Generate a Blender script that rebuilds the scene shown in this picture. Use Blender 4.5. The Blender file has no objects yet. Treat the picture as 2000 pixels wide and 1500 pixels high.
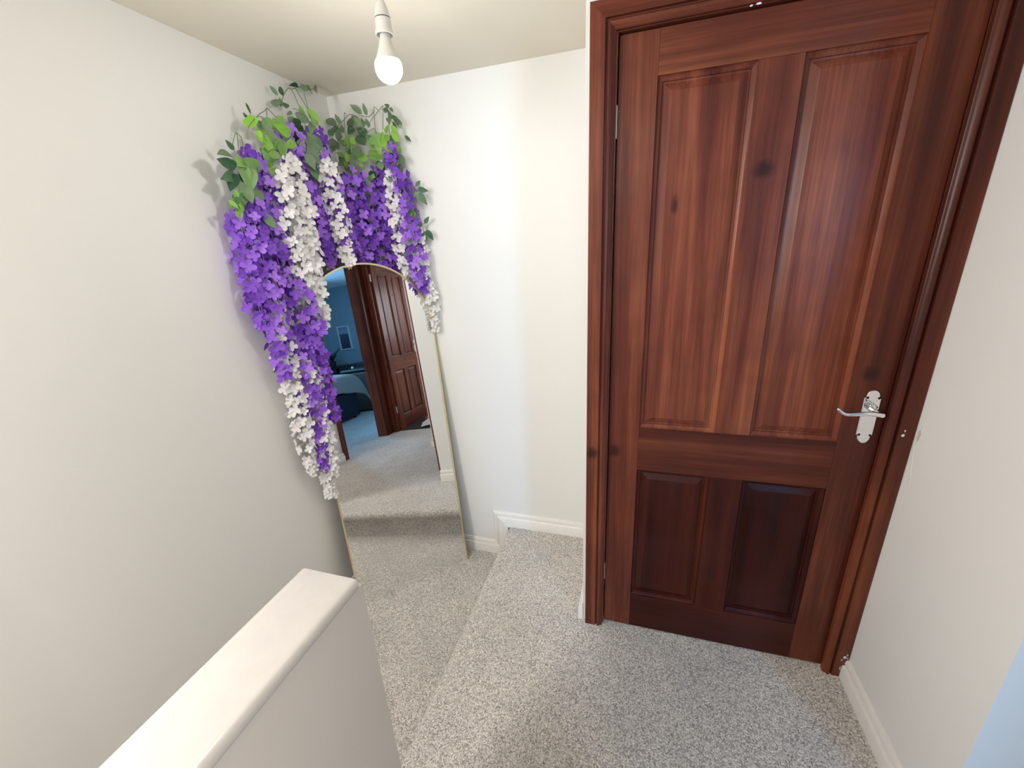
import bpy, math, random
from mathutils import Vector, Matrix

# ------------------------------------------------------------------ camera, world, lights
scene = bpy.context.scene
COL = scene.collection
scene.view_settings.view_transform = 'Standard'
scene.view_settings.look = 'None'
scene.view_settings.gamma = 1.0
scene.view_settings.use_curve_mapping = False
scene.view_settings.exposure = 0.0

CAM_LOC = (0.1525, -1.3127, 1.4899)
CAM_YAW, CAM_PITCH, CAM_ROLL, CAM_F = -0.3084, 0.3271, -0.0542, 800.07
def make_camera():
    ca, sa = math.cos(CAM_YAW), math.sin(CAM_YAW)
    fwd0, right0, up0 = Vector((sa, ca, 0)), Vector((ca, -sa, 0)), Vector((0, 0, 1))
    cb, sb = math.cos(CAM_PITCH), math.sin(CAM_PITCH)
    fwd, up1 = cb * fwd0 - sb * up0, sb * fwd0 + cb * up0
    cc, sc = math.cos(CAM_ROLL), math.sin(CAM_ROLL)
    right, up = cc * right0 + sc * up1, -sc * right0 + cc * up1
    cd = bpy.data.cameras.new('camera')
    cd.sensor_fit = 'HORIZONTAL'
    cd.sensor_width = 36.0
    cd.lens = 36.0 * CAM_F / 2000.0
    cd.clip_start = 0.01
    ob = bpy.data.objects.new('camera', cd)
    m = Matrix((right, up, -fwd)).transposed().to_4x4()
    m.translation = Vector(CAM_LOC)
    ob.matrix_world = m
    COL.objects.link(ob)
    scene.camera = ob
make_camera()

world = bpy.data.worlds.new('world')
scene.world = world
world.use_nodes = True
world.node_tree.nodes['Background'].inputs[0].default_value = (0.80, 0.86, 1.0, 1)
world.node_tree.nodes['Background'].inputs[1].default_value = 0.05

def area_light(name, loc, target, size, size_y, power, colour):
    ld = bpy.data.lights.new(name, 'AREA')
    ld.shape = 'RECTANGLE'
    ld.size, ld.size_y, ld.energy, ld.color = size, size_y, power, colour
    ob = bpy.data.objects.new(name, ld)
    ob.location = loc
    ob.rotation_euler = (Vector(target) - Vector(loc)).to_track_quat('-Z', 'Y').to_euler()
    COL.objects.link(ob)
    return ob
BULB_EMIT = 130.0
# unseen fill light added over the other end of the landing, behind the camera
area_light('landing_fill_light', (-0.10, -2.00, 2.10), (-0.10, -1.2, 0.5), 0.9, 0.7, 8.0, (1.0, 0.95, 0.90))
# fill light added on the stairwell side to lift the right wall
area_light('stairwell_fill_light', (-1.19, -1.70, 1.60), (0.9, -0.7, 0.9), 0.7, 0.9, 44.0, (1.0, 0.975, 0.945))
# daylight of the bedroom window and of the second room's window
area_light('bedroom_window_light', (2.50, -3.78, 1.45), (1.05, -0.6, 1.0), 0.7, 1.1, 84.0, (0.24, 0.58, 1.0))
area_light('second_room_window_light', (3.4, 0.06, 1.5), (2.2, -0.9, 0.4), 0.9, 0.9, 30.0, (0.90, 0.92, 1.0))

# ------------------------------------------------------------------ helpers
def tag(o, label=None, cat=None, group=None, kind=None):
    if label: o['label'] = label
    if cat: o['category'] = cat
    if group: o['group'] = group
    if kind: o['kind'] = kind
    return o
def empty(name, loc=(0, 0, 0), parent=None):
    o = bpy.data.objects.new(name, None)
    o.empty_display_size = 0.05
    o.location = loc
    COL.objects.link(o)
    if parent: o.parent = parent
    return o
class MB:
    """collects vertices and faces for ONE mesh object"""
    def __init__(s): s.v, s.f = [], []
    def add(s, vs, fs):
        b = len(s.v)
        s.v += [tuple(p) for p in vs]
        s.f += [tuple(i + b for i in f) for f in fs]
        return s
    def box(s, x0, x1, y0, y1, z0, z1):
        vs = [(x, y, z) for x in (x0, x1) for y in (y0, y1) for z in (z0, z1)]
        return s.add(vs, [(0, 1, 3, 2), (4, 6, 7, 5), (0, 4, 5, 1), (2, 3, 7, 6), (0, 2, 6, 4), (1, 5, 7, 3)])
    def lathe(s, prof, c=(0, 0, 0), n=24, cap=True):
        vs, fs = [], []
        for r, z in prof:
            for k in range(n):
                a = 2 * math.pi * k / n
                vs.append((c[0] + r * math.cos(a), c[1] + r * math.sin(a), c[2] + z))
        for i in range(len(prof) - 1):
            for k in range(n):
                k2 = (k + 1) % n
                fs.append((i * n + k, i * n + k2, (i + 1) * n + k2, (i + 1) * n + k))
        if cap:
            fs.append(tuple(range(n - 1, -1, -1)))
            fs.append(tuple((len(prof) - 1) * n + k for k in range(n)))
        return s.add(vs, fs)
    def tube(s, pts, r, n=6):
        pts = [Vector(p) for p in pts]
        rs = r if isinstance(r, (list, tuple)) else [r] * len(pts)
        vs, fs = [], []
        for i, p in enumerate(pts):
            d = (pts[min(i + 1, len(pts) - 1)] - pts[max(i - 1, 0)]).normalized()
            a = d.orthogonal().normalized() if i == 0 else (last - d * last.dot(d)).normalized()
            last = a
            b = d.cross(a)
            for k in range(n):
                t = 2 * math.pi * k / n
                vs.append(p + (a * math.cos(t) + b * math.sin(t)) * rs[i])
        for i in range(len(pts) - 1):
            for k in range(n):
                k2 = (k + 1) % n
                fs.append((i * n + k, i * n + k2, (i + 1) * n + k2, (i + 1) * n + k))
        fs.append(tuple(range(n - 1, -1, -1)))
        fs.append(tuple((len(pts) - 1) * n + k for k in range(n)))
        return s.add(vs, fs)
    def loft(s, rings, closed=False, caps=True):
        """rings: equal-length lists of points, joined one to the next"""
        n = len(rings[0])
        vs = [p for r in rings for p in r]
        fs = []
        for i in range(len(rings) - 1):
            for k in range(n if closed else n - 1):
                k2 = (k + 1) % n
                fs.append((i * n + k, i * n + k2, (i + 1) * n + k2, (i + 1) * n + k))
        if caps:
            fs.append(tuple(range(n - 1, -1, -1)))
            fs.append(tuple((len(rings) - 1) * n + k for k in range(n)))
        return s.add(vs, fs)
    def mesh(s, name, m, smooth=False):
        me = bpy.data.meshes.new(name)
        me.from_pydata(s.v, [], s.f)
        me.materials.append(m)
        me.validate()
        bpy_fix_normals(me)
        if smooth:
            me.polygons.foreach_set('use_smooth', [True] * len(me.polygons))
        return me
    def build(s, name, m, parent=None, smooth=False, bevel=0, loc=None):
        o = bpy.data.objects.new(name, s.mesh(name, m, smooth))
        COL.objects.link(o)
        if parent: o.parent = parent
        if loc: o.location = loc
        if bevel:
            md = o.modifiers.new('bevel', 'BEVEL')
            md.width, md.segments, md.limit_method = bevel, 2, 'ANGLE'
        return o
import bmesh
def bpy_fix_normals(me):
    bm = bmesh.new()
    bm.from_mesh(me)
    bmesh.ops.recalc_face_normals(bm, faces=bm.faces)
    bm.to_mesh(me)
    bm.free()
def smooth_by_angle(o, deg=35):
    me = o.data
    me.polygons.foreach_set('use_smooth', [True] * len(me.polygons))
    bm = bmesh.new(); bm.from_mesh(me)
    for e in bm.edges:
        if len(e.link_faces) == 2 and e.calc_face_angle(0) > math.radians(deg): e.smooth = False
    bm.to_mesh(me); bm.free()
    return o
def catmull(pts, n=6):
    P = [Vector(p) for p in pts]
    if len(P) < 3: return [P[0].lerp(P[-1], i / n) for i in range(n + 1)]
    out = []
    for i in range(len(P) - 1):
        a, b, c, d = P[max(i - 1, 0)], P[i], P[i + 1], P[min(i + 2, len(P) - 1)]
        for k in range(n):
            t = k / n
            out.append(0.5 * ((2 * b) + (c - a) * t + (2 * a - 5 * b + 4 * c - d) * t * t + (3 * b - a - 3 * c + d) * t ** 3))
    out.append(P[-1])
    return out

# ------------------------------------------------------------------ materials
class NT:
    def __init__(s, name):
        s.m = bpy.data.materials.new(name)
        s.m.use_nodes = True
        s.t = s.m.node_tree
        s.p = s.t.nodes['Principled BSDF']
        s.out = s.t.nodes['Material Output']
    def n(s, kind, ins=None, **kw):
        nd = s.t.nodes.new(kind)
        for k, v in kw.items(): setattr(nd, k, v)
        for k, v in (ins or {}).items():
            if isinstance(v, bpy.types.NodeSocket): s.t.links.new(v, nd.inputs[k])
            else: nd.inputs[k].default_value = v
        return nd
    def set(s, **kw):
        for k, v in kw.items():
            k = k.replace('_', ' ')
            if isinstance(v, bpy.types.NodeSocket): s.t.links.new(v, s.p.inputs[k])
            else: s.p.inputs[k].default_value = v
        return s.m
    def coord(s, kind='Object'): return s.n('ShaderNodeTexCoord').outputs[kind]
    def mapped(s, scale=(1, 1, 1), kind='Object', loc=(0, 0, 0)):
        return s.n('ShaderNodeMapping', {'Vector': s.coord(kind), 'Scale': scale, 'Location': loc}).outputs[0]
    def noise(s, vec, scale, detail=4, rough=0.55, dist=0.0):
        return s.n('ShaderNodeTexNoise', {'Vector': vec, 'Scale': scale, 'Detail': detail, 'Roughness': rough, 'Distortion': dist}).outputs['Fac']
    def ramp(s, fac, stops):
        r = s.n('ShaderNodeValToRGB', {'Fac': fac})
        e = r.color_ramp.elements
        while len(e) < len(stops): e.new(0.5)
        for el, (pos, c) in zip(e, stops):
            el.position = pos
            el.color = (*c, 1) if len(c) == 3 else c
        return r.outputs[0]
    def mix(s, fac, a, b, mode='MIX'):
        m = s.n('ShaderNodeMix', data_type='RGBA', blend_type=mode)
        for idx, v in ((0, fac), (6, a), (7, b)):
            if isinstance(v, bpy.types.NodeSocket): s.t.links.new(v, m.inputs[idx])
            else: m.inputs[idx].default_value = v if idx == 0 else (*v, 1)
        return m.outputs[2]
    def math(s, op, a, b=0.0, c=0.0):
        nd = s.n('ShaderNodeMath', operation=op)
        for i, v in enumerate((a, b, c)):
            if isinstance(v, bpy.types.NodeSocket): s.t.links.new(v, nd.inputs[i])
            else: nd.inputs[i].default_value = v
        return nd.outputs[0]
    def bump(s, height, strength=0.3, dist=0.002):
        return s.n('ShaderNodeBump', {'Height': height, 'Strength': strength, 'Distance': dist}).outputs[0]

def plaster(name, colour, rough=0.75):
    t = NT(name)
    n1 = t.noise(t.coord(), 2.3, 3)
    n2 = t.noise(t.coord(), 130.0, 3)
    c = t.mix(n1, tuple(x * 0.965 for x in colour), tuple(min(1, x * 1.02) for x in colour))
    return t.set(Base_Color=c, Roughness=rough, Normal=t.bump(n2, 0.06, 0.001))
def plain(name, colour, rough=0.5, metal=0.0, **kw):
    t = NT(name)
    n1 = t.noise(t.coord(), 35.0, 3)
    c = t.mix(n1, tuple(x * 0.94 for x in colour), tuple(min(1, x * 1.05) for x in colour))
    return t.set(Base_Color=c, Roughness=rough, Metallic=metal, **kw)

M = {}
M['wall'] = plaster('wall_paint', (0.85, 0.846, 0.825))
M['wall_pony'] = plaster('stair_wall_paint', (0.80, 0.75, 0.70))
M['ceiling'] = plaster('ceiling_paint', (0.83, 0.775, 0.655), 0.9)
M['teal'] = plaster('teal_paint', (0.30, 0.40, 0.46), 0.7)
M['gloss'] = plain('white_gloss_paint', (0.88, 0.86, 0.83), 0.22)
M['cap'] = plain('warm_white_gloss_paint', (0.82, 0.785, 0.745), 0.2)
M['plastic'] = plain('white_plastic', (0.82, 0.80, 0.77), 0.35)

def wood(name, axis, knots=(), tint=1.0):
    t = NT(name)
    s1 = {'z': (42, 42, 1.5), 'x': (1.5, 42, 42), 'y': (42, 1.5, 42)}[axis]
    s2 = {'z': (9, 9, 0.55), 'x': (0.55, 9, 9), 'y': (9, 0.55, 9)}[axis]
    s3 = {'z': (170, 170, 4), 'x': (4, 170, 170), 'y': (170, 4, 170)}[axis]
    rnd = t.n('ShaderNodeObjectInfo').outputs['Random']
    off = t.n('ShaderNodeCombineXYZ', {'X': t.math('MULTIPLY', rnd, 7.0), 'Y': t.math('MULTIPLY', rnd, 3.0), 'Z': t.math('MULTIPLY', rnd, 5.0)}).outputs[0]
    base = t.n('ShaderNodeVectorMath', {0: t.coord(), 1: off}, operation='ADD').outputs[0]
    def mp(sc): return t.n('ShaderNodeMapping', {'Vector': base, 'Scale': sc}).outputs[0]
    streak = t.noise(mp(s2), 1.0, 4, 0.5, 0.6)
    grain = t.noise(mp(s1), 1.0, 5, 0.6, 0.3)
    fine = t.noise(mp(s3), 1.0, 3, 0.6)
    k = tint
    c = t.ramp(streak, [(0.28, (0.115 * k, 0.026 * k, 0.017 * k)), (0.46, (0.235 * k, 0.063 * k, 0.034 * k)), (0.60, (0.35 * k, 0.108 * k, 0.052 * k)), (0.75, (0.50 * k, 0.175 * k, 0.075 * k))])
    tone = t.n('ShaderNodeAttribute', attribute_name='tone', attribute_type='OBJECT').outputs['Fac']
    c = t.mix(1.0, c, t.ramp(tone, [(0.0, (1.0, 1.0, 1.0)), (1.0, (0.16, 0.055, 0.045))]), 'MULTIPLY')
    g = t.ramp(grain, [(0.30, (0.55, 0.50, 0.48)), (0.62, (1.12, 1.10, 1.06))])
    c = t.mix(0.75, c, g, 'MULTIPLY')
    f = t.ramp(fine, [(0.35, (0.72, 0.70, 0.70)), (0.6, (1.06, 1.05, 1.04))])
    c = t.mix(0.7, c, f, 'MULTIPLY')
    blot = t.noise(t.coord(), 3.1, 3, 0.6)
    c = t.mix(t.ramp(blot, [(0.40, (0, 0, 0)), (0.70, (0.50, 0.50, 0.50))]), c, (0.060, 0.018, 0.016))
    for kx, kz, rx, rz in knots:
        p = t.n('ShaderNodeMapping', {'Vector': t.coord(), 'Location': (-kx / rx, 0, -kz / rz), 'Scale': (1 / rx, 0.0, 1 / rz)}).outputs[0]
        wob = t.n('ShaderNodeVectorMath', {0: p, 1: t.n('ShaderNodeVectorMath', {0: t.n('ShaderNodeTexNoise', {'Vector': p, 'Scale': 1.6}).outputs['Color'], 1: (0.9, 0.9, 0.9)}, operation='MULTIPLY').outputs[0]}, operation='ADD').outputs[0]
        wob = t.n('ShaderNodeVectorMath', {0: wob, 1: (-0.45, -0.45, -0.45)}, operation='ADD').outputs[0]
        d = t.n('ShaderNodeVectorMath', {0: wob}, operation='LENGTH').outputs['Value']
        ring = t.math('MULTIPLY', t.ramp(d, [(0.25, (1, 1, 1)), (1.0, (0, 0, 0))]), 0.85)
        c = t.mix(ring, c, (0.030, 0.010, 0.008))
    h = t.math('ADD', grain, t.math('MULTIPLY', fine, 0.6))
    rg = t.ramp(grain, [(0.2, (0.46, 0.46, 0.46)), (0.8, (0.34, 0.34, 0.34))])
    return t.set(Base_Color=c, Roughness=rg, Normal=t.bump(h, 0.16, 0.0012), Specular_IOR_Level=0.12, Coat_Weight=0.20, Coat_Roughness=0.26)
KN = ((0.162, 1.573, 0.013, 0.032), (0.372, 1.643, 0.034, 0.028), (0.020, 0.789, 0.030, 0.030), (0.388, 0.316, 0.011, 0.010), (0.401, 0.46, 0.008, 0.008), (0.705, 1.10, 0.030, 0.030))
M['wood_v'] = wood('mahogany_stain_upright', 'z', KN)
M['wood_h'] = wood('mahogany_stain_level', 'x', ())
M['wood_d'] = wood('mahogany_stain_depthwise', 'y', ())

def carpet_mat():
    t = NT('grey_twist_carpet')
    v = t.n('ShaderNodeTexVoronoi', {'Vector': t.coord(), 'Scale': 250.0, 'Randomness': 1.0})
    n1 = t.noise(t.coord(), 210.0, 3, 0.7)
    big = t.noise(t.coord(), 4.5, 3, 0.5)
    c = t.ramp(v.outputs['Color'], [(0.05, (0.26, 0.238, 0.220)), (0.45, (0.60, 0.558, 0.515)), (0.9, (0.90, 0.845, 0.785))])
    c2 = t.ramp(n1, [(0.30, (0.62, 0.62, 0.62)), (0.66, (1.25, 1.25, 1.25))])
    c = t.mix(0.8, c, c2, 'MULTIPLY')
    c = t.mix(0.35, c, t.ramp(big, [(0.32, (0.74, 0.74, 0.76)), (0.68, (1.16, 1.15, 1.13))]), 'MULTIPLY')
    h = t.math('ADD', t.math('MULTIPLY', v.outputs['Distance'], -1.0), n1)
    return t.set(Base_Color=c, Roughness=0.95, Normal=t.bump(h, 0.6, 0.004), Specular_IOR_Level=0.15, Sheen_Weight=0.25)
M['carpet'] = carpet_mat()
M['chrome'] = plain('polished_chrome', (0.86, 0.86, 0.87), 0.12, 1.0)
M['screw'] = plain('dark_screw_head', (0.05, 0.05, 0.055), 0.4, 1.0)
M['brass'] = plain('aged_steel_hinge', (0.60, 0.52, 0.42), 0.35, 1.0)
M['gold'] = plain('pale_gold_metal', (0.95, 0.84, 0.48), 0.35, 1.0)
M['mirror'] = NT('mirror_silver').set(Base_Color=(0.90, 0.915, 0.91, 1), Metallic=1.0, Roughness=0.0)
M['board'] = plain('mirror_backing', (0.10, 0.09, 0.08), 0.8)

def petal(name, dark, mid, light):
    t = NT(name)
    rnd = t.n('ShaderNodeObjectInfo').outputs['Random']
    base = t.ramp(rnd, [(0.0, dark), (0.55, mid), (1.0, light)])
    veins = t.noise(t.mapped((14, 14, 2)), 1.0, 3)
    c = t.mix(0.35, base, t.ramp(veins, [(0.3, (0.72, 0.70, 0.76)), (0.7, (1.1, 1.1, 1.1))]), 'MULTIPLY')
    t.set(Base_Color=c, Roughness=0.7, Specular_IOR_Level=0.2)
    tr = t.n('ShaderNodeBsdfTranslucent', {'Color': c})
    mx = t.n('ShaderNodeMixShader', {0: 0.22, 1: t.p.outputs[0], 2: tr.outputs[0]})
    t.t.links.new(mx.outputs[0], t.out.inputs[0])
    return t.m
M['petal_p'] = petal('purple_petal_cloth', (0.17, 0.055, 0.46), (0.36, 0.150, 0.80), (0.52, 0.27, 0.93))
M['petal_w'] = petal('white_petal_cloth', (0.90, 0.88, 0.86), (0.95, 0.94, 0.93), (0.97, 0.965, 0.96))
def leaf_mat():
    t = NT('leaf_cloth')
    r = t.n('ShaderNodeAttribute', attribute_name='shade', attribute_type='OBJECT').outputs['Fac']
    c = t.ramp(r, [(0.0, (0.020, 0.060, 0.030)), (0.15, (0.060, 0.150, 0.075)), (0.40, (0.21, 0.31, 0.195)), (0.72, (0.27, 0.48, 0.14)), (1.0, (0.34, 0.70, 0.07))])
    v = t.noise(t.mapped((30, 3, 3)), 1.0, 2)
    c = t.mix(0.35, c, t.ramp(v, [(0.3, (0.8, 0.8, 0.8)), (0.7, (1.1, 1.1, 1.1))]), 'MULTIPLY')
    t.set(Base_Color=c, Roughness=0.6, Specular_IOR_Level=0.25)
    tr = t.n('ShaderNodeBsdfTranslucent', {'Color': c})
    mx = t.n('ShaderNodeMixShader', {0: 0.25, 1: t.p.outputs[0], 2: tr.outputs[0]})
    t.t.links.new(mx.outputs[0], t.out.inputs[0])
    return t.m
M['leaf'] = leaf_mat()
M['stem'] = plain('green_stem_plastic', (0.20, 0.24, 0.13), 0.5)
M['palestem'] = plain('pale_green_stem_plastic', (0.50, 0.56, 0.36), 0.5)
M['navy'] = plain('navy_bed_cloth', (0.010, 0.014, 0.028), 0.9)
M['throw'] = plain('grey_blue_throw', (0.30, 0.25, 0.225), 0.9)
M['espresso'] = plain('dark_brown_wood', (0.020, 0.016, 0.013), 0.5)
M['brownbox'] = plain('dark_brown_leatherette', (0.045, 0.040, 0.030), 0.6)
M['frame'] = plain('pale_blue_white_frame', (0.80, 0.74, 0.70), 0.5)
M['filler'] = plain('grey_wall_filler', (0.62, 0.58, 0.52), 0.9)
M['paper'] = plain('white_paper', (0.85, 0.86, 0.90), 0.7)
M['rug'] = plain('charcoal_rug', (0.018, 0.018, 0.022), 0.95)
M['tan'] = plain('tan_leather', (0.22, 0.13, 0.09), 0.6)
M['pot'] = plain('dark_plant_pot', (0.03, 0.025, 0.02), 0.5)
M['palm'] = plain('dark_palm_leaf', (0.012, 0.030, 0.018), 0.6)
def bulb_mat():
    t = NT('lit_bulb_glass')
    em = t.n('ShaderNodeEmission', {'Color': (1.0, 0.995, 0.945, 1), 'Strength': BULB_EMIT})
    t.t.links.new(em.outputs[0], t.out.inputs[0])
    return t.m
M['bulb'] = bulb_mat()
def print_mat():
    t = NT('landscape_print')
    z = t.n('ShaderNodeSeparateXYZ', {0: t.coord('Generated')}).outputs[2]
    w = t.math('ADD', z, t.math('MULTIPLY', t.math('SUBTRACT', t.noise(t.coord('Generated'), 6.0, 4), 0.5), 0.25))
    c = t.ramp(w, [(0.0, (0.035, 0.04, 0.075)), (0.55, (0.07, 0.09, 0.14)), (0.66, (0.06, 0.10, 0.16)), (0.70, (0.34, 0.40, 0.52)), (1.0, (0.26, 0.33, 0.45))])
    return t.set(Base_Color=c, Roughness=0.5)
M['print'] = print_mat()

# ------------------------------------------------------------------ the setting
XL, YB, H = -1.222, 0.510, 2.156        # left wall, back wall, ceiling
LOW = -0.199                            # the landing one step down
XR, YE = 0.900, -0.466                  # right wall and its end
XW = -0.012                             # end face of the door wall
YP = -1.320                             # partition to the bedroom behind the camera
SK = 0.083                              # skirting height
NX = -0.489                             # carpet nosing

def struct(o, label, cat=None):
    return tag(o, label, cat or 'structure', None, 'structure')

struct(MB().box(XL - 0.12, XL, -3.0, YB + 0.12, -1.6, H + 0.15).build('wall_left', M['wall']), 'tall plain white wall running along the stairwell', 'wall')
struct(MB().box(XL, XW + 0.02, YB, YB + 0.12, -0.6, H + 0.15).build('wall_back', M['wall']), 'white wall facing the camera behind mirror and step', 'wall')
# door wall: the strip beside the casing and the part over the door
wb = MB().box(XW, 0.030, 0.0, 0.12, -0.02, H)
wb.box(0.030, XR, 0.0, 0.12, 2.020, H)
wb.box(0.868, XR, 0.0, 0.12, -0.02, 2.020)
struct(wb.build('wall_front', M['wall']), 'wall that holds the closed mahogany door', 'wall')
struct(MB().box(XW, 0.05, 0.12, YB + 0.12, -0.02, H).build('wall_return', M['wall']), 'white return wall running back beside the door casing', 'wall')
struct(MB().box(XR, 1.63, YE, 0.13, -0.02, H).build('wall_right', M['wall']), 'white wall right of the door ending in a blue-lit corner', 'wall')
nb = MB().box(0.42, 0.72, YP - 0.10, YP, -0.02, H + 0.1)
nb.box(0.72, 1.483, YP - 0.10, YP, 2.02, H + 0.1)
nb.box(1.483, 1.73, YP - 0.10, YP, -0.02, H + 0.1)
nb.box(1.73, 4.32, YP - 0.10, YP, -0.02, H + 0.1)
struct(nb.build('wall_near', M['wall']), 'white wall round the bedroom doorway, seen in the mirror', 'wall')
sb = MB().box(1.63, 1.73, YP, -1.272, -0.02, H)
sb.box(1.63, 1.73, -1.235, YE, 2.02, H)
struct(sb.build('wall_side', M['wall']), 'wall over the second doorway, seen in the mirror', 'wall')
struct(MB().box(0.42, 0.52, -3.95, YP - 0.10, -0.02, H + 0.1).build('wall_bedroom_west', M['teal']), 'teal bedroom wall behind the doorway', 'wall')
struct(MB().box(0.42, 4.32, -3.95, -3.83, -0.02, H + 0.1).build('wall_bedroom_south', M['teal']), 'teal bedroom wall meeting the picture wall, in the mirror', 'wall')
struct(MB().box(4.20, 4.32, -3.95, YP, -0.02, H + 0.1).build('wall_bedroom_east', M['teal']), 'teal bedroom wall with the small framed picture, in the mirror', 'wall')
struct(MB().box(4.20, 4.32, YP, 0.25, -0.02, H + 0.1).build('wall_room_east', M['wall']), 'pale wall of the second room', 'wall')
struct(MB().box(1.63, 4.32, 0.13, 0.25, -0.02, H + 0.1).build('wall_room_north', M['wall']), 'pale wall of the second room by its window', 'wall')
struct(MB().box(XL, 0.42, -3.0, -2.9, -1.6, H + 0.1).build('wall_far', M['wall']), 'white wall at the other end of the landing', 'wall')
struct(MB().box(0.32, 0.42, -2.9, YP, -0.02, H + 0.1).build('wall_landing_east', M['wall']), 'white landing wall beside the bedroom', 'wall')
struct(MB().box(XL - 0.12, 1.73, -3.0, YB + 0.12, H, H + 0.12).build('ceiling', M['ceiling']), 'cream ceiling over the landing', 'ceiling')
struct(MB().box(0.40, 4.40, -4.0, YP - 0.05, 2.212, 2.33).build('ceiling_bedroom', M['wall']), 'bedroom ceiling above the teal walls, in the mirror', 'ceiling')
struct(MB().box(1.70, 4.40, YP - 0.05, 0.3, H, H + 0.12).build('ceiling_room', M['wall']), 'ceiling of the second room', 'ceiling')

# carpeted floor: the upper landing with its rounded nosing and riser, as one profile carried along y
prof = [(XR + 0.75, 0.0)]
prof += [(NX + 0.10, 0.0), (NX + 0.035, 0.0)]
for k in range(1, 13):                                  # rounded nosing, tucked back under
    a = math.pi / 2 + math.radians(150) * k / 12
    prof.append((NX + 0.030 + 0.030 * math.cos(a), -0.030 + 0.030 * math.sin(a)))
prof += [(NX + 0.052, -0.066), (NX + 0.056, -0.09), (NX + 0.056, LOW - 0.005)]
fm = MB()
ring = lambda y: [(x, y, z) for x, z in prof] + [(NX + 0.055, y, -0.30), (XR + 0.75, y, -0.30)]
fm.loft([ring(-0.826), ring(-0.4), ring(0.0), ring(YB + 0.02)], closed=True)
fm.box(-0.434, XR + 0.75, -2.95, -0.826, -0.30, 0.0)
floor = smooth_by_angle(fm.build('floor', M['carpet']), 40)
struct(floor, 'grey carpeted upper landing with rounded nosing along its edge', 'carpet')
lf = MB().box(XL - 0.02, NX + 0.056, -0.86, YB + 0.02, -0.45, LOW)
struct(lf.build('floor_lower', M['carpet']), 'grey carpeted lower landing under the arched mirror', 'carpet')
stairs = empty('staircase', (-0.8, -0.86, LOW))
struct(stairs, 'carpeted stairs going down behind the half wall', 'stairs')
for k in range(5):
    z = LOW - 0.2 * (k + 1)
    y1 = -0.86 - 0.25 * k
    MB().box(XL + 0.8, NX + 0.85, y1 - 0.25 + 0.86, y1 + 0.86, z - LOW - 0.2, z - LOW).build('stair_tread', M['carpet'], stairs, bevel=0.012)
struct(MB().box(0.42, 4.32, -3.95, YP, -0.30, -0.001).build('floor_bedroom', M['carpet']), 'grey bedroom carpet through the doorway, in the mirror', 'carpet')
struct(MB().box(1.65, 4.32, YP, 0.25, -0.30, -0.001).build('floor_room', M['carpet']), 'grey carpet of the second room', 'carpet')

# half wall beside the stairs with its painted cap
hw = empty('wall_stair', (-0.377, -0.834, 0))
struct(hw, 'painted half wall with white gloss cap between landing and stairs', 'half wall')
MB().box(-0.055, 0.058, -2.066, 0.012, -1.5, 0.905).build('wall_panel', M['wall_pony'], hw)
cx0, cx1, zc, th = -0.4418 + 0.377, -0.3128 + 0.377, 0.930, 0.026
cp = []
for k in range(9):
    a = math.pi / 2 - math.pi * k / 8
    cp.append((cx1 - 0.013 + 0.013 * math.cos(a), zc - 0.013 + 0.013 * math.sin(a)))
for k in range(9):
    a = -math.pi / 2 - math.pi * k / 8
    cp.append((cx0 + 0.013 + 0.013 * math.cos(a), zc - 0.013 + 0.013 * math.sin(a)))
ringc = lambda y, s=0.0: [(x + (s if x < 0 else -s), y, min(max(z, zc - th + s), zc - s)) for x, z in cp]
cap = MB().loft([ringc(-2.066), ringc(-0.003), ringc(0.0, 0.003)], closed=True).build('wall_cap', M['cap'], hw)
smooth_by_angle(cap, 50)
tag(cap, 'white gloss wooden cap with rounded edges')

# skirting boards and casings: a profile (offset inward from the edge line, depth off the wall) carried along a mitred path
SKP = [(0.0, 0.0), (0.0, 0.006), (0.005, 0.009), (0.011, 0.0115), (0.018, 0.012), (0.0205, 0.0085), (0.0245, 0.0085), (0.027, 0.0155), (0.031, 0.018), (SK + 0.004, 0.018), (SK + 0.004, 0.0)]
CAS = [(0.0, 0.0), (0.0, 0.015), (0.003, 0.018), (0.0395, 0.018), (0.0405, 0.009), (0.0450, 0.009), (0.0462, 0.016), (0.050, 0.0195), (0.0545, 0.0185), (0.059, 0.013), (0.0625, 0.012), (0.066, 0.009), (0.066, -0.004), (0.0, -0.004)]
def sweep2d(pts, prof, to3d, side=1):
    """mitred boards along the 2-D polyline pts; returns one MB per segment"""
    P = [Vector(p) for p in pts]
    dirs = [(P[i + 1] - P[i]).normalized() for i in range(len(P) - 1)]
    nor = [Vector((-d.y, d.x)) * side for d in dirs]
    def off(i, o):
        if i == 0: return P[0] + nor[0] * o
        if i == len(P) - 1: return P[-1] + nor[-1] * o
        b = (nor[i - 1] + nor[i]).normalized()
        return P[i] + b * (o / b.dot(nor[i]))
    out = []
    for i in range(len(dirs)):
        m = MB()
        m.loft([[to3d(*off(j, o), d) for o, d in prof] for j in (i, i + 1)], closed=True)
        out.append(m)
    return out
def skirting(name, pts, to3d, label, side=1, parent=None):
    r = empty(name, to3d(pts[0][0], pts[0][1], 0.0))
    struct(r, label, 'skirting')
    for m in sweep2d(pts, SKP, to3d, side):
        m.v = [tuple(Vector(v) - Vector(r.location)) for v in m.v]
        smooth_by_angle(m.build('skirting_board', M['gloss'], r), 50)
    return r
onback = lambda a, b, d: (a, YB - d, b)
skirting('baseboard_back', [(XL, LOW + SK), (-0.579, LOW + SK), (-0.579, SK), (XW, SK)], onback, 'white moulded skirting that steps up with the landing', -1)
skirting('baseboard_left', [(YB, LOW + SK), (-0.86, LOW + SK)], lambda a, b, d: (XL + d, a, b), 'white skirting along the left wall behind the mirror', 1)
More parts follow.
